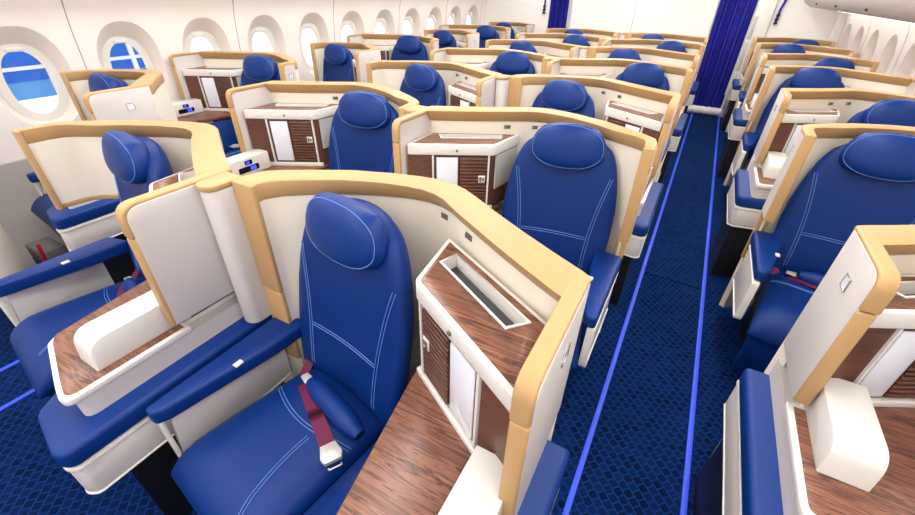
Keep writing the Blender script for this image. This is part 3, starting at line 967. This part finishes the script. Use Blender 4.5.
# rear bulkhead in three leaves around the two aisles
bm = NB(); box(bm, -2.36, -.12, YB, YB+.08, 0, 2.24); struct('wall_rear', bm, 'bulkhead')
bm = NB(); prism(bm, [(XL-.05, YB), (-2.77, YB), (-2.77, YB+.08), (XL-.05, YB+.08)], 0, 2.24); struct('wall_rear_left', bm, 'bulkhead')
bm = NB(); prism(bm, [(.62, YB), (XR+.10, YB), (XR+.10, YB+.08), (.62, YB+.08)], 0, 2.24); struct('wall_rear_right', bm, 'bulkhead')
bm = NB(); box(bm, XL-.1, XR+.1, 10.4, 10.5, 0, 2.3); struct('wall_far', bm, 'bulkhead')
bm = NB(); box(bm, XL-.1, XR+.1, YF-.05, YF, 0, 2.3); struct('wall_front', bm, 'bulkhead')
bm = NB(); box(bm, -1.303, -1.297, YB-.002, YB+.004, 0, 2.24); struct('trim_40', bm, 'seam')
# bulkhead end post with grey inset panels, right of the curtain
t = thing('bulkhead_post', 'white post with grey inset panels at the right side of the right aisle curtain', 'post', (.50, YB-.02, 0))
bm = NB(); box(bm, -.10, .13, -.04, .06, 0, 2.24); link('post_body', finish(bm, 'post_body', 'white', bevel=.006), t)
for z0, z1 in ((.12, .68), (.72, 1.12), (1.16, 1.46)):
    bm = NB(); box(bm, -.086, -.036, -.046, -.039, z0, z1); link('inset_panel', finish(bm, 'inset_panel', 'niche', bevel=.002), t)
# curtains
def curtain(x0, x1, y, label, hem):
    t = thing('curtain', label, 'curtain', ((x0+x1)/2, y, 0), 'blue aisle curtains')
    bm = NB(); n = 90; w = x1-x0
    f = []; b = []
    for i in range(n+1):
        s = i/n; x = -w/2+w*s
        d = .022*math.sin(s*PI*15)+.010*math.sin(s*PI*37+1)
        f.append((x, d-.006)); b.append((x, d+.006))
    ribbon(bm, f, b, .12, 2.2)
    link('cloth', finish(bm, 'cloth', 'curtain', smooth_ang=80), t)
    if hem:
        bm = NB(); pts = []; r = []
        for i in range(25):
            s = i/24; pts.append((-w/2-.01+(w+.02)*s, -.03+.008*math.sin(i*2.1), .075+.006*math.sin(i*1.7))); r.append(.062+.006*math.sin(i*2.9))
        tube(bm, pts, r, 12); link('fleece_hem', finish(bm, 'fleece_hem', 'fleece', smooth_ang=80), t)
    bm = NB(); tube(bm, [(-w/2-.02, 0, 2.21), (w/2+.02, 0, 2.21)], .012, 8); link('rail', finish(bm, 'rail', 'chrome'), t)
curtain(-.10, .385, YB-.03, 'royal blue curtain with white fleecy hem closing the right aisle', True)
curtain(-2.75, -2.42, YB-.03, 'royal blue curtain closing the left aisle at the rear wall', False)
# dark straps on the bulkhead
for x, lab in ((.70, 'dark blue handle strap on the rear wall right of the right curtain'), (-2.86, 'dark handle strap on the rear wall left of the left curtain')):
    t = thing('handle_strap', lab, 'strap', (x, YB-.012, 1.5), 'handle straps')
    bm = NB(); tube(bm, [(.0, 0, -.12), (.0, -.012, -.04), (.0, -.014, .06), (.02, -.012, .16), (.03, 0, .26)], .016, 8); link('strap_body', finish(bm, 'strap_body', 'curtain'), t)
    for z in (-.12, -.07, -.02):
        bm = NB(); box(bm, -.022, .022, -.035, .012, z-.014, z+.014); link('clip', finish(bm, 'clip', 'black', bevel=.003), t)
# life vest pouch by the left wall
t = thing('life_vest_pouch', 'grey printed pouch with red tags low by the left wall', 'pouch', (-3.66, .70, .10))
bm = NB(); box(bm, -.10, .14, -.05, .09, 0, .10); link('pouch_body', finish(bm, 'pouch_body', 'grey_box', bevel=.012), t)
bm = NB()
for i in range(3): box(bm, -.07+.065*i, -.02+.065*i, -.053, -.049, .035, .055)
link('print', finish(bm, 'print', 'print'), t)
bm = NB(); tube(bm, [(.13, -.03, .16), (.15, -.04, .10), (.15, -.05, .02)], .011, 6); link('red_tag', finish(bm, 'red_tag', 'red'), t)
bm = NB(); box(bm, -.10, .14, -.05, .09, -.10, -.005); link('bracket', finish(bm, 'bracket', 'black'), t)

# ------------------------------------------------------------------ outside the windows
t = thing('hangar_building', 'blue building with white beams seen through the two nearest left windows', 'building', (-6.5, 2.4, 0))
bm = NB(); box(bm, -.30, 0, -1.5, .95, .78, 1.5); link('upper_wall', finish(bm, 'upper_wall', 'ext_blue'), t)
bm = NB(); box(bm, -.30, -.01, -1.5, .95, .60, .78); link('lower_wall', finish(bm, 'lower_wall', 'ext_blue_pale'), t)
bm = NB(); box(bm, -.02, .03, -1.5, .95, .895, .93); link('beam', finish(bm, 'beam', 'ext_white'), t)
for y in (.62, -.28):
    bm = NB(); box(bm, -.018, .032, y, y+.05, .601, 1.499); link('beam', finish(bm, 'beam', 'ext_white'), t)
bm = NB(); box(bm, -14, XL-.6, -8, 20, -.7, -.6)
o = link('ground', finish(bm, 'ground', 'ext_white')); o['kind'] = 'structure'

# ------------------------------------------------------------------ light, world
w = bpy.data.worlds.new('World'); bpy.context.scene.world = w; w.use_nodes = True
bg = w.node_tree.nodes['Background']; bg.inputs['Color'].default_value = (.93, .97, 1, 1); bg.inputs['Strength'].default_value = 2.2
def area(name, loc, sx, sy, power, rot=(0, 0, 0), col=(1, .985, .965)):
    l = bpy.data.lights.new(name, 'AREA'); l.shape = 'RECTANGLE'; l.size = sx; l.size_y = sy; l.energy = power; l.color = col
    o = bpy.data.objects.new(name, l); C.objects.link(o); o.location = loc; o.rotation_euler = rot; o['kind'] = 'structure'
    return o
area('ceiling_lamp', (.30, 2.5, 2.20), .28, 10.8, 80)
area('ceiling_lamp', (-1.2, 2.5, 2.20), .28, 10.8, 90)
area('ceiling_lamp', (-2.65, 2.5, 2.20), .28, 10.8, 74)

# ------------------------------------------------------------------ camera
f_px, pitch, yaw, roll = 409.36, math.radians(33.361), math.radians(28.561), math.radians(1.262)
cam = bpy.data.cameras.new('Camera'); co = bpy.data.objects.new('Camera', cam); C.objects.link(co)
cam.sensor_fit = 'HORIZONTAL'; cam.sensor_width = 36; cam.lens = 36*f_px/915; cam.clip_start = .02
F = Vector((-math.sin(yaw)*math.cos(pitch), math.cos(yaw)*math.cos(pitch), -math.sin(pitch)))
R0 = Vector((math.cos(yaw), math.sin(yaw), 0)); U0 = R0.cross(F)
R1 = R0*math.cos(roll)+U0*math.sin(roll); U1 = -R0*math.sin(roll)+U0*math.cos(roll)
m = Matrix.Identity(4)
for i in range(3):
    m[i][0], m[i][1], m[i][2] = R1[i], U1[i], -F[i]
m[0][3], m[1][3], m[2][3] = 0, 0, CAM_Z
co.matrix_world = m
S = bpy.context.scene; S.camera = co
S.view_settings.view_transform = 'Standard'; S.view_settings.look = 'None'; S.view_settings.gamma = 1
S.view_settings.exposure = -0.42
S.view_settings.use_curve_mapping = False
S.cycles.use_denoising = True
S.cycles.max_bounces = 8
